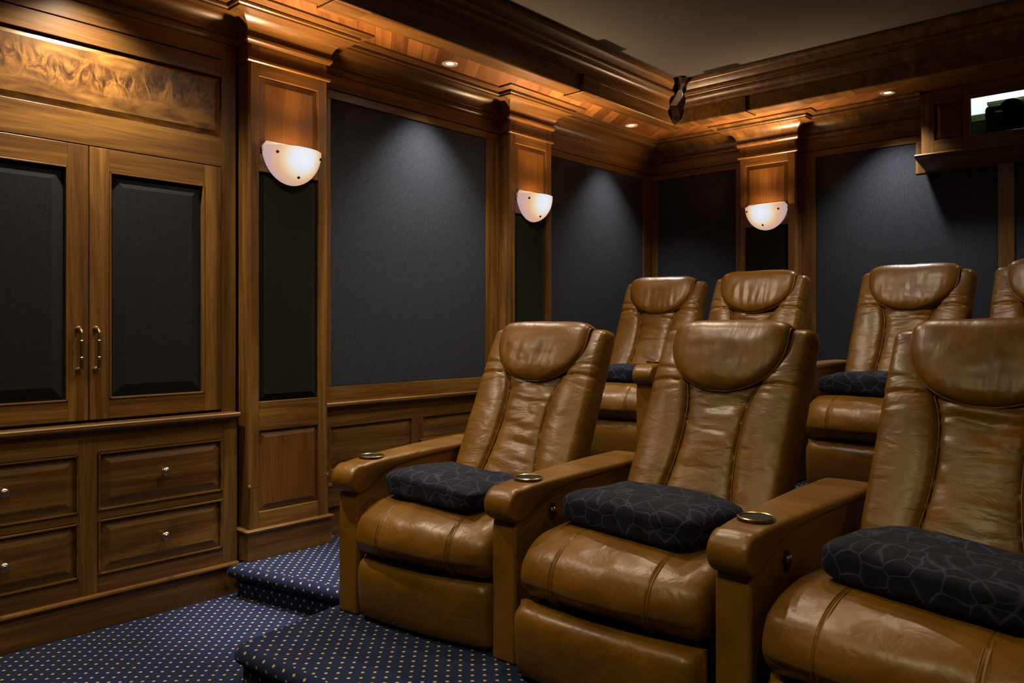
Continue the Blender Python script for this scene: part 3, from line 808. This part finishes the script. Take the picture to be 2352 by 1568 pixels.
# ------------------------------------------------------------------ carpeted platforms and aisle steps
NOSE = [(-.034, .0)] + [(-.034 + .034 * sin(a), -.034 + .034 * cos(a)) for a in [radians(x) for x in range(10, 171, 16)]] + [(-.022, -.068), (-.030, -.072)]
def stepped(name, outline, z, nosed, label, cat, z0=0.0):
    """outline: counter-clockwise polygon; nosed: number of leading segments that carry a nosing"""
    m = MB(); n = len(outline); k = m.mi('carpet')
    # outline is traversed so that 'right' of travel is outside
    off = offset_path(outline, True)
    prof = [(o, z + d) for o, d in NOSE] + [(-.030, z0)]
    rows, al = [], [0]
    for i in range(nosed + 1):
        p, o = outline[i], off[i]
        # straight offsets at the two free ends
        rows.append([(p[0] + o.x * w, p[1] + o.y * w, zz) for w, zz in prof])
        if i: al.append(al[-1] + (Vector(outline[i]) - Vector(outline[i - 1])).length)
    pl = [0]
    for i in range(1, len(prof)): pl.append(pl[-1] + (Vector(prof[i]) - Vector(prof[i - 1])).length)
    m.grid(rows, 'carpet', uvs=[[(a, -q) for q in pl] for a in al])
    top = [rows[i][0] for i in range(nosed + 1)] + [(p[0], p[1], z) for p in outline[nosed + 1:]]
    b = len(m.v); m.v += top; m.face(range(b, b + len(top)), k, [(p[0], p[1]) for p in top])
    bot = [rows[i][-1] for i in range(nosed + 1)] + [(p[0], p[1], z0) for p in outline[nosed + 1:]]
    b2 = len(m.v); m.v += bot; m.face(list(range(b2, b2 + len(bot)))[::-1], k, [(p[0], p[1]) for p in bot][::-1])
    for i in range(nosed, n):
        j = (i + 1) % n
        m.face([b + i, b2 + i, b2 + j, b + j], k, [(0, 0)] * 4)
    return tag(m.build(name, smooth=40), label, cat)
def arcY(x, y, sag, half=1.64): return y + sag * (1 - ((x - CX) / half) ** 2)
# front platform: left side, front edge, right side
pl = [(-2.640, 3.078), (-2.638, 1.90), (-2.572, 1.44)]
for i in range(7):
    a = pi + i / 6 * pi / 2
    pl.append((-2.512 + .06 * cos(a), 1.425 + .06 * sin(a)))
pl += [(x, arcY(x, 1.366, .05)) for x in (-2.1, -1.7, -1.3, CX, -.6, -.2, .2)]
pl += [(.66, 1.366), (.70, 1.90), (.72, 3.078)]
stepped('seating_platform', pl, P1, len(pl) - 2, 'low navy dotted carpet platform under the front row of recliners', 'platform')
# aisle steps beside the left wall
stepped('carpet_step', [(-3.436, 1.820), (-2.645, 1.975), (-2.645, 3.078), (-3.495, 3.078), (-3.495, 1.915), (-3.436, 1.915)], P1 - .0005, 2, 'navy dotted carpet step by the side wall next to the front recliner', 'step')
stepped('carpet_step', [(-3.52, 2.600), (-3.45, 2.617), (-2.66, 2.740), (-2.66, 3.078), (-3.52, 3.078)], .31, 2, 'second carpeted aisle step hidden behind the front recliner', 'step', P1)
rp = [(-3.525, 3.05), (-2.6, 3.05), (CX, 3.05), (.7, 3.05), (1.595, 3.05), (1.595, YB + .025), (-3.525, YB + .025)]
stepped('rear_platform', rp, P2, 4, 'raised navy dotted carpet platform under the rear row of recliners', 'platform')

# baseboards above the steps
for (y0, y1, zb) in ((2.362, 2.58, .305), (2.60, 3.05, .31), (3.055, 3.735, P2), (4.18, YB, P2)):
    m = MB(); sweep(m, [(XL, y0), (XL, y1)], [(-.02, zb), (.014, zb), (.014, zb + .105), (.020, zb + .112), (.018, zb + .124), (-.02, zb + .126)], 'walnut_grain_y')
    tag(m.build('baseboard_left', smooth=30), None, None, None, 'structure')

# ------------------------------------------------------------------ recliners
def fbm(x, y, z): return noise.fractal(Vector((x, y, z)), 0.9, 2.1, 3)

def arm(root, x, hw0, hw1, seed, side):
    """one armrest console of a recliner: local x = x, widening from hw0 to hw1 at the back"""
    def hw(y): return hw0 + (hw1 - hw0) * max(0, min(1, y / .66))
    m = MB()
    body = [(0, 0), (.0, .44), (.012, .485), (.07, .52), (.16, .545), (.3, .562), (.78, .575), (.78, 0)]
    ys = []
    def fn(p, s): return (x + (hw(p[0]) - .003) * (1 if s else -1), p[0], p[1])
    m.prism(body[::-1], fn, 'leather')
    a = m.build('armrest', root, bevel=.010, seg=3, smooth=50)
    # pad with the scrolled front
    prof = [(.80, .594), (.60, .594), (.45, .592), (.32, .589), (.22, .586), (.14, .583), (.08, .579), (.045, .575)]
    for i in range(11):
        t = radians(75 + i * 17.5); prof.append((.020 + .058 * cos(t), .519 + .056 * sin(t)))
    prof += [(.024, .466), (.052, .474), (.085, .497), (.13, .525), (.20, .545), (.32, .557), (.50, .563), (.80, .566)]
    cy, cz = .25, .56
    rows = []
    for t in (-1, -.985, -.94, -.86, -.6, -.2, .2, .6, .86, .94, .985, 1):
        e = abs(t); ins = .012 * (1 - sqrt(max(0, 1 - max(0, (e - .8) / .2) ** 2))) if e > .8 else 0
        r = []
        for i, (y, z) in enumerate(prof):
            a0, b0 = prof[i - 1] if i else (prof[0][0] + .05, prof[0][1]), prof[i + 1] if i < len(prof) - 1 else (prof[-1][0] + .05, prof[-1][1])
            d = Vector((b0[0] - a0[0], b0[1] - a0[1])).normalized(); nrm = Vector((-d.y, d.x))
            yy, zz = y + nrm.x * ins * 1.0, z + nrm.y * ins
            crown_ = .004 * (1 - t * t) if z > .57 else 0
            r.append((x + t * (hw(max(0, y)) + .0045), yy, zz + crown_))
        rows.append(r)
    m = MB(); m.grid(rows, 'leather', close_u=True, cap=True)
    p = m.build('arm_pad', root, smooth=60)
    # cup holder
    m = MB()
    m.lathe([(.0440, .587), (.0445, .5925), (.0475, .594), (.0505, .592), (.051, .586)], 'brass', 32, lambda q: (q[0] + x, q[1] + .132, q[2]))
    c = m.build('cup_holder', root, smooth=40); c['label'] = 'polished brass cup holder ring'
    m = MB(); m.lathe([(.0448, .5870), (.0448, .5896), (.030, .5890), (.001, .5888)], 'cup_black', 28, lambda q: (q[0] + x, q[1] + .132, q[2]))  # flat disc on the solid pad; its black paints the shaded hollow
    m.build('cup_shade_disc', c, smooth=30)
    return a
def controls(root, x, hw0, hw1):
    xs = x + hw0 + (hw1 - hw0) * .20 / .66 - .001
    m = MB()
    m.lathe([(.021, 0), (.021, .002), (.018, .0035), (.001, .0035)], 'dark_metal', 20, lambda q: (xs + q[2], .185 + q[0], .475 + q[1] * 1.35))
    c = m.build('control_panel', root, smooth=40)
    for dy in (-.008, .008):
        m = MB(); m.lathe([(.0065, .003), (.0065, .006), (.005, .0085), (.0005, .009)], 'chrome', 12, lambda q: (xs + q[2], .185 + dy + q[0], .484 + q[1])); m.build('button', c, smooth=40)

def xsamples(half, seams, n=26):
    xs = [-half + 2 * half * i / n for i in range(n + 1)]
    for s in seams:
        for d in (-.012, -.007, -.0035, 0, .0035, .007, .012): xs.append(s + d)
    xs += [-half * .985, half * .985, -half * .96, half * .96]
    return sorted(set(round(v, 5) for v in xs))
def groove(d, w=.004): return exp(-(d / w) ** 2)

def seat(root, sw, seed):
    prof = [(.60, .415), (.50, .432), (.38, .440), (.26, .443), (.17, .443), (.11, .440), (.06, .430), (.02, .413), (-.015, .388), (-.036, .355), (-.043, .32), (-.038, .288), (-.022, .262), (.0, .248), (.05, .242), (.3, .24), (.60, .24)]
    seams = [-sw * .52, sw * .52]
    rows = []
    # refine the profile with a Catmull-Rom pass
    P = [Vector(p) for p in prof]; Q = []
    for i in range(len(P) - 1):
        p0, p1, p2, p3 = P[max(i - 1, 0)], P[i], P[i + 1], P[min(i + 2, len(P) - 1)]
        for k in range(4):
            t = k / 4
            Q.append(.5 * ((2 * p1) + (p2 - p0) * t + (2 * p0 - 5 * p1 + 4 * p2 - p3) * t * t + (3 * p1 - p0 - 3 * p2 + p3) * t ** 3))
    Q.append(P[-1])
    for xx in xsamples(sw, seams, 30):
        e = abs(xx) / sw
        ins = .030 * (1 - sqrt(max(0, 1 - ((e - .86) / .14) ** 2))) if e > .86 else 0
        r = []
        for i, q in enumerate(Q):
            d = (Q[min(i + 1, len(Q) - 1)] - Q[max(i - 1, 0)]).normalized(); nr = Vector((d.y, -d.x))   # outward
            if nr.dot(q - Vector((.3, .34))) < 0: nr = -nr
            front = sstep(.25, -.02, q.x) * sstep(.235, .30, q.y)
            bulge = .030 * (1 - e * e) * front
            o = -ins + .010 * (1 - e ** 4) * (1 if q.y > .3 else 0)
            o -= sum(.0034 * groove(xx - s, .0026) for s in seams)
            o -= sum(.0020 * (groove(xx - s - .010, .0018) + groove(xx - s + .010, .0018)) for s in seams)
            o += .0045 * fbm(xx * 9 + seed, q.x * 9, q.y * 9) * (1 if q.y > .26 else 0)
            # short pleats in the middle panel of the nose
            if abs(xx) < seams[1] - .01: o += .0016 * noise.noise(Vector((xx * 60 + seed, q.y * 3, q.x * 5))) * front * sstep(.30, .40, q.y)
            y = q.x + nr.x * o - bulge; z = q.y + nr.y * o
            r.append((xx, y, z))
        rows.append(r)
    m = MB(); m.grid(rows, 'leather', close_u=True, cap=True)
    o = m.build('seat_cushion', root, smooth=60)
    for s in seams:
        for dx in (-.007, .007):
            m = MB(); pts = []
            for i in range(8, len(Q) - 14, 2):
                q = Q[i]; d = (Q[i + 1] - Q[i - 1]).normalized(); nr = Vector((d.y, -d.x))
                if nr.dot(q - Vector((.3, .34))) < 0: nr = -nr
                front = sstep(.25, -.02, q.x) * sstep(.235, .30, q.y)
                pts.append((s + dx, q.x + nr.x * .0095 - .030 * (1 - (s / sw) ** 2) * front, q.y + nr.y * .0095))
            m.tube(pts, .0013, 'leather', 6); m.build('seam_stitching', o, smooth=60)
    m = MB(); m.box(-sw + .02, sw - .02, .08, .75, .012, .30, 'leather_dark'); m.build('base', root, bevel=.01)

def footrest(root, sw, out):
    w = sw - .004; rows = []
    for i in range(33):
        xx = -w + 2 * w * i / 32; e = abs(xx) / w
        ins = .022 * (1 - sqrt(max(0, 1 - ((e - .9) / .1) ** 2))) if e > .9 else 0
        bul = .022 * (1 - e * e)
        prof = [(.05, .232), (.02, .236), (-.006 + ins, .232 - ins * .6), (-.024 + ins, .220 - ins * .6), (-.034 + ins, .200), (-.037 + ins, .16), (-.034 + ins, .11), (-.028 + ins, .06), (-.020 + ins, .025), (-.010 + ins, .014), (.05, .014)]
        rows.append([(xx, y - bul * (1 if y < .04 else 1) - out, z) for y, z in prof])
    m = MB(); m.grid(rows, 'leather', close_u=True, cap=True)
    m.build('footrest', root, smooth=60)

ANG = math.atan2(.323, .578)
U = Vector((sin(ANG), cos(ANG)))       # along the back, upward (y, z)
NF = Vector((-cos(ANG), sin(ANG)))     # out of the back towards the sitter
B0 = Vector((.507, .420))
def backrest(root, hb, seed):
    SL = .797                                     # length along the slope
    def xs_(s):
        t = s / SL
        return hb * (.50 - .13 * sin(pi * min(1, max(0, (t - .02) / .78))) + .10 * sstep(.55, .85, t))
    rows = []
    NS, NX = 110, 84
    for i in range(NS + 1):
        t = i / NS; s = SL * t
        # rounded top
        top = max(0, (t - .93) / .07)
        drop = 1 - sqrt(max(0, 1 - top ** 2)) if top < 1 else 1
        bot = max(0, (.05 - t) / .05); bdrop = 1 - sqrt(max(0, 1 - bot * bot))
        w = hb * (1 + .012 * t - .07 * drop) ; dep = .165 * (1 - .35 * t)
        seam = xs_(s)
        r = []
        for j in range(NX + 1):
            u = -1 + 2 * j / NX
            # cluster samples at the seams
            xx = u * w; e = abs(u)
            puff = 0
            d = abs(xx) - seam
            if d > 0:
                k = d / max(.02, w - seam); puff = .030 * sqrt(max(0, sin(pi * min(1, k) ** .75))) * (1 - .45 * sstep(.72, .95, t))
            else:
                k = xx / seam; puff = .017 * (1 - k ** 4)
            puff -= .010 * groove(d, .006) 
            edge = .050 * (1 - sqrt(max(0, 1 - max(0, (e - .90) / .10) ** 2)))
            wr = 0
            if abs(xx) < seam - .005:
                wr = .0070 * fbm(xx * 4 + seed, s * 13, seed) + .0090 * (sqrt(abs(noise.noise(Vector((xx * 3.2 + 2 * s + seed, s * 14 + seed, 1.7))))) - .45) + .0030 * noise.noise(Vector((xx * 6 + 3 * s, s * 34 + seed, 1.7)))
                wr *= .5 + .8 * sstep(.25, .7, t)
            else:
                # gathered folds where the wing meets the headrest
                wr = .0036 * fbm(xx * 6 + seed, s * 6, 3.1) + .0022 * (sqrt(abs(noise.noise(Vector((xx * 9 + seed, s * 13 + 2 * xx, 5.7))))) - .45) * sstep(.30, .55, s)
                wr -= .0085 * groove(s - .545 + .05 * (abs(xx) - seam), .007) + .0055 * groove(s - .585 - .10 * (abs(xx) - seam), .006) + .003 * groove(s - .515 + .2 * (abs(xx) - seam), .005)
            f = puff - edge + wr
            f = f * (1 - .75 * drop) - .085 * drop - .05 * bdrop
            p = B0 + U * s + NF * f
            r.append((xx, p.x, p.y))
        # round the sides to the rear panel
        nb = 22
        b = []
        hb2 = dep * (1 - .2 * drop)
        for j in range(1, nb):
            a = j / nb * pi
            xx = w * (1 if a < pi / 2 else -1) * min(1, abs(cos(a)) ** .28) if abs(cos(a)) > 1e-6 else 0
            f = -.050 - (.085 - .05) * drop - .05 * bdrop - (hb2 - .05) * sin(a) ** .45 * (1 - .55 * drop)
            p = B0 + U * (s - .004) + NF * f
            # a few gathers down the side of the shell
            xo = xx * (1 + .006 * fbm(s * 14 + seed, f * 20, 5))
            b.append((xo, p.x, p.y))
        rows.append(r + b)
    m = MB(); m.grid(rows, 'leather_back', close_u=True, cap=True)
    o = m.build('backrest', root, smooth=70)
    # piping along the seams and down the front edges
    for sg in (-1, 1):
        m = MB(); pts = []
        for i in range(3, NS - 10, 2):
            s = SL * i / NS; p = B0 + U * s + NF * .004
            pts.append((sg * xs_(s), p.x, p.y))
        m.tube(pts, .0022, 'leather', 7)
        m.build('piping', o, smooth=60)
    return o
def headrest(root, hw, seed):
    rows_f, rows_b = [], []
    # path over the top of the back: from behind, over, and down the front
    top = B0 + U * .745
    path = []
    for i in range(7): path.append(top - NF * (.125 - .012 * i) + U * (-.075 + .022 * i * (1 if i < 5 else 1)))
    c = top + U * (.012) - NF * .022
    path = [top - NF * .135 - U * .07, top - NF * .130 - U * .03]
    for i in range(9):
        a = radians(180 - i * 22.5)
        path.append(top - NF * .048 + NF * (.080 * cos(a)) + U * (.004 + .034 * sin(a)))
    for i in range(1, 15):
        path.append(top + NF * (.032 - .012 * sstep(0, 14, i)) - U * (.240 * i / 14))
    # arclength
    L = [0]
    for i in range(1, len(path)): L.append(L[-1] + (path[i] - path[i - 1]).length)
    T = L[-1]; NQ, NU = 54, 48
    def at(q):
        q *= T
        for i in range(1, len(L)):
            if q <= L[i] + 1e-9:
                k = (q - L[i - 1]) / (L[i] - L[i - 1]); p = path[i - 1].lerp(path[i], k)
                d = (path[i] - path[i - 1]).normalized(); return p, Vector((d.y, -d.x)) 
        return path[-1], Vector((1, 0))
    qs = 1 - .205 / T
    for i in range(NQ + 1):
        q = 1 - (1 - i / NQ) ** 1.25
        p, n = at(q)
        # outward normal: away from the core of the back
        core = top - NF * .05 - U * .10
        if n.dot(p - core) < 0: n = -n
        w = hw if q < qs else hw * max(0.02, 1 - ((q - qs) / (1 - qs)) ** 2.15) ** .5
        w *= .97 + .03 * sstep(0, .3, q)
        f_, b_ = [], []
        for j in range(NU + 1):
            u = sin((-1 + 2 * j / NU) * pi / 2 * .999)
            eq = min(1, (1 - q) / .10); th = .034 * sqrt(max(0, 1 - u ** 6)) * sqrt(max(0, 1 - (1 - eq) ** 2)) * (.65 + .35 * sstep(.15, .55, q))
            th += .006 * (1 - u * u) * sstep(.45, .65, q) * sstep(1.0, .85, q)
            x = u * w
            pl = noise.noise(Vector((x * 44 + seed * 3, q * 2.2, seed))) * .0050 + noise.noise(Vector((x * 90 + seed, q * 4, 7))) * .0012
            th += pl * sstep(.55, .72, q) * sstep(1.0, .90, q) * (1 - u ** 4)
            th += .003 * fbm(x * 7 + seed, q * 6, 2) * (1 - u ** 4)
            v = p + n * th; f_.append((x, v.x, v.y))
            v2 = p - n * .010; b_.append((x * .985, v2.x, v2.y))
        rows_f.append(f_); rows_b.append(b_)
    m = MB()
    rows = [f + b[::-1] for f, b in zip(rows_f, rows_b)]
    m.grid(rows, 'leather_head', close_u=True, cap=True)
    o = m.build('headrest', root, smooth=70)
    # piping round the lower lip
    m = MB(); pts = [Vector(r[0]) for r in rows_f[16:]] + [Vector(r[-1]) for r in rows_f[16:]][::-1]
    m.tube([tuple(p) for p in pts], .0045, 'leather', 7)
    m.build('headrest_piping', o, smooth=60)

CHAIRS = []
def recliner(x, y, z, deg, cl, cr, wedge, seed, out, label, group, right_arm=False, hb=.296, hr=.212, sw=None):
    root = empty('theater_recliner', (x, y, z), radians(deg), label, 'recliner', group)
    h0, h1 = .054, (.088 if wedge else .056)
    s = sw or (min(cl, cr) - h0 - .008)
    arm(root, -cl, h0, h1, seed, -1)
    controls(root, -cl, h0, h1)
    if right_arm: arm(root, cr, h0, h1, seed, 1)
    seat(root, s, seed); footrest(root, s, out)
    backrest(root, hb, seed); headrest(root, hr + .012, seed)
    CHAIRS.append(root)
    return root
GF, GR = None, None
recliner(-2.129, 1.878, P1, 8.4, .378, .378, True, 1.3, .0, 'tan leather recliner in the front row, leftmost, beside the carpeted aisle', GF, sw=.310)
recliner(-1.342, 1.911, P1, 2.1, .410, .410, True, 5.7, .045, 'tan leather recliner in the middle of the front row', GF, sw=.318)
recliner(-.526, 1.871, P1, -1.5, .408, .408, True, 9.1, .0, 'tan leather recliner in the front row, nearest and cut off by the right edge', GF, True, sw=.318)
recliner(-2.695, 3.830, P2, 8.9, .345, .345, False, 13.4, .0, 'tan leather recliner in the rear row, leftmost, by the room corner', GR, hb=.285, sw=.268)
recliner(-2.020, 3.715, P2, 5.0, .332, .332, False, 17.9, .0, 'tan leather recliner in the rear row just below the rear-wall sconce', GR, hb=.285)
recliner(-1.244, 3.807, P2, 0.0, .385, .345, False, 23.2, .0, 'tan leather recliner in the rear row below the notched fabric panel', GR, hb=.284, sw=.258)
recliner(-.600, 3.790, P2, -2.0, .298, .345, False, 29.5, .0, 'tan leather recliner in the rear row at the right edge below the projection box', GR, True)

# ------------------------------------------------------------------ folded blankets
def blanket(x, y, z, deg, w, d, h, seed, label):
    root = empty('folded_blanket', (x, y, z), radians(deg), label, 'blanket', None)
    m = MB(); rows = []
    NU, NV = 72, 40
    for i in range(NV + 1):
        ph = -pi / 2 + pi * i / NV
        r = []
        for j in range(NU):
            th = 2 * pi * j / NU
            c, s_ = cos(th), sin(th)
            e1, e2 = .26, .42
            cx = abs(c) ** e1 * (1 if c > 0 else -1); sy = abs(s_) ** e1 * (1 if s_ > 0 else -1)
            cp = abs(cos(ph)) ** e2; sz = abs(sin(ph)) ** e2 * (1 if ph > 0 else -1)
            px, py, pz = w / 2 * cx * cp, d / 2 * sy * cp, h / 2 * (1 + sz)
            # soft sag and rumples; a long crease where the layers meet on three sides
            top = sstep(.4, 1, pz / h)
            pz += top * (.010 * fbm(px * 7 + seed, py * 7, 1.0) - .014 * ((px / w * 2) ** 6) - .008 * (py / d * 2) ** 6 + .008 * cos(px / w * 3 + seed))
            k = groove(pz - h * .47 - .006 * sin(px * 14 + seed), .006) * (1 if sy > -.9 or px > 0 else .4)
            side = 1 - .030 * k + .030 * fbm(px * 8 + seed, py * 8, pz * 14) * sstep(0, .03, pz)
            r.append((px * side, py * side, max(0.0, pz)))
        rows.append(r)
    m.grid(rows, 'plush', close_u=True, cap=True)
    o = m.build('throw', root, smooth=80)
    return root
SZ = .449
def on_seat(ch, lx, ly, z, rot, w, d, h, seed, label):
    c = CHAIRS[ch]; a = c.rotation_euler.z
    blanket(c.location.x + lx * cos(a) - ly * sin(a), c.location.y + lx * sin(a) + ly * cos(a), c.location.z + z, math.degrees(a) + rot, w, d, h, seed, label)
on_seat(0, -.015, .200, SZ, -9, .49, .33, .112, 2.2, 'folded navy plush blanket on the leftmost front recliner')
on_seat(1, -.015, .270, SZ, -9, .52, .35, .118, 6.1, 'folded navy plush blanket with net pattern on the middle front recliner')
on_seat(2, .025, .265, SZ, -12, .51, .35, .122, 8.8, 'folded navy plush blanket on the nearest front recliner at the right edge')
on_seat(3, .000, .240, SZ, -4, .46, .30, .110, 3.7, 'folded navy plush blanket on the leftmost rear recliner')
on_seat(5, -.020, .240, SZ, -4, .47, .30, .110, 5.4, 'folded navy plush blanket on the rear recliner below the notched panel')
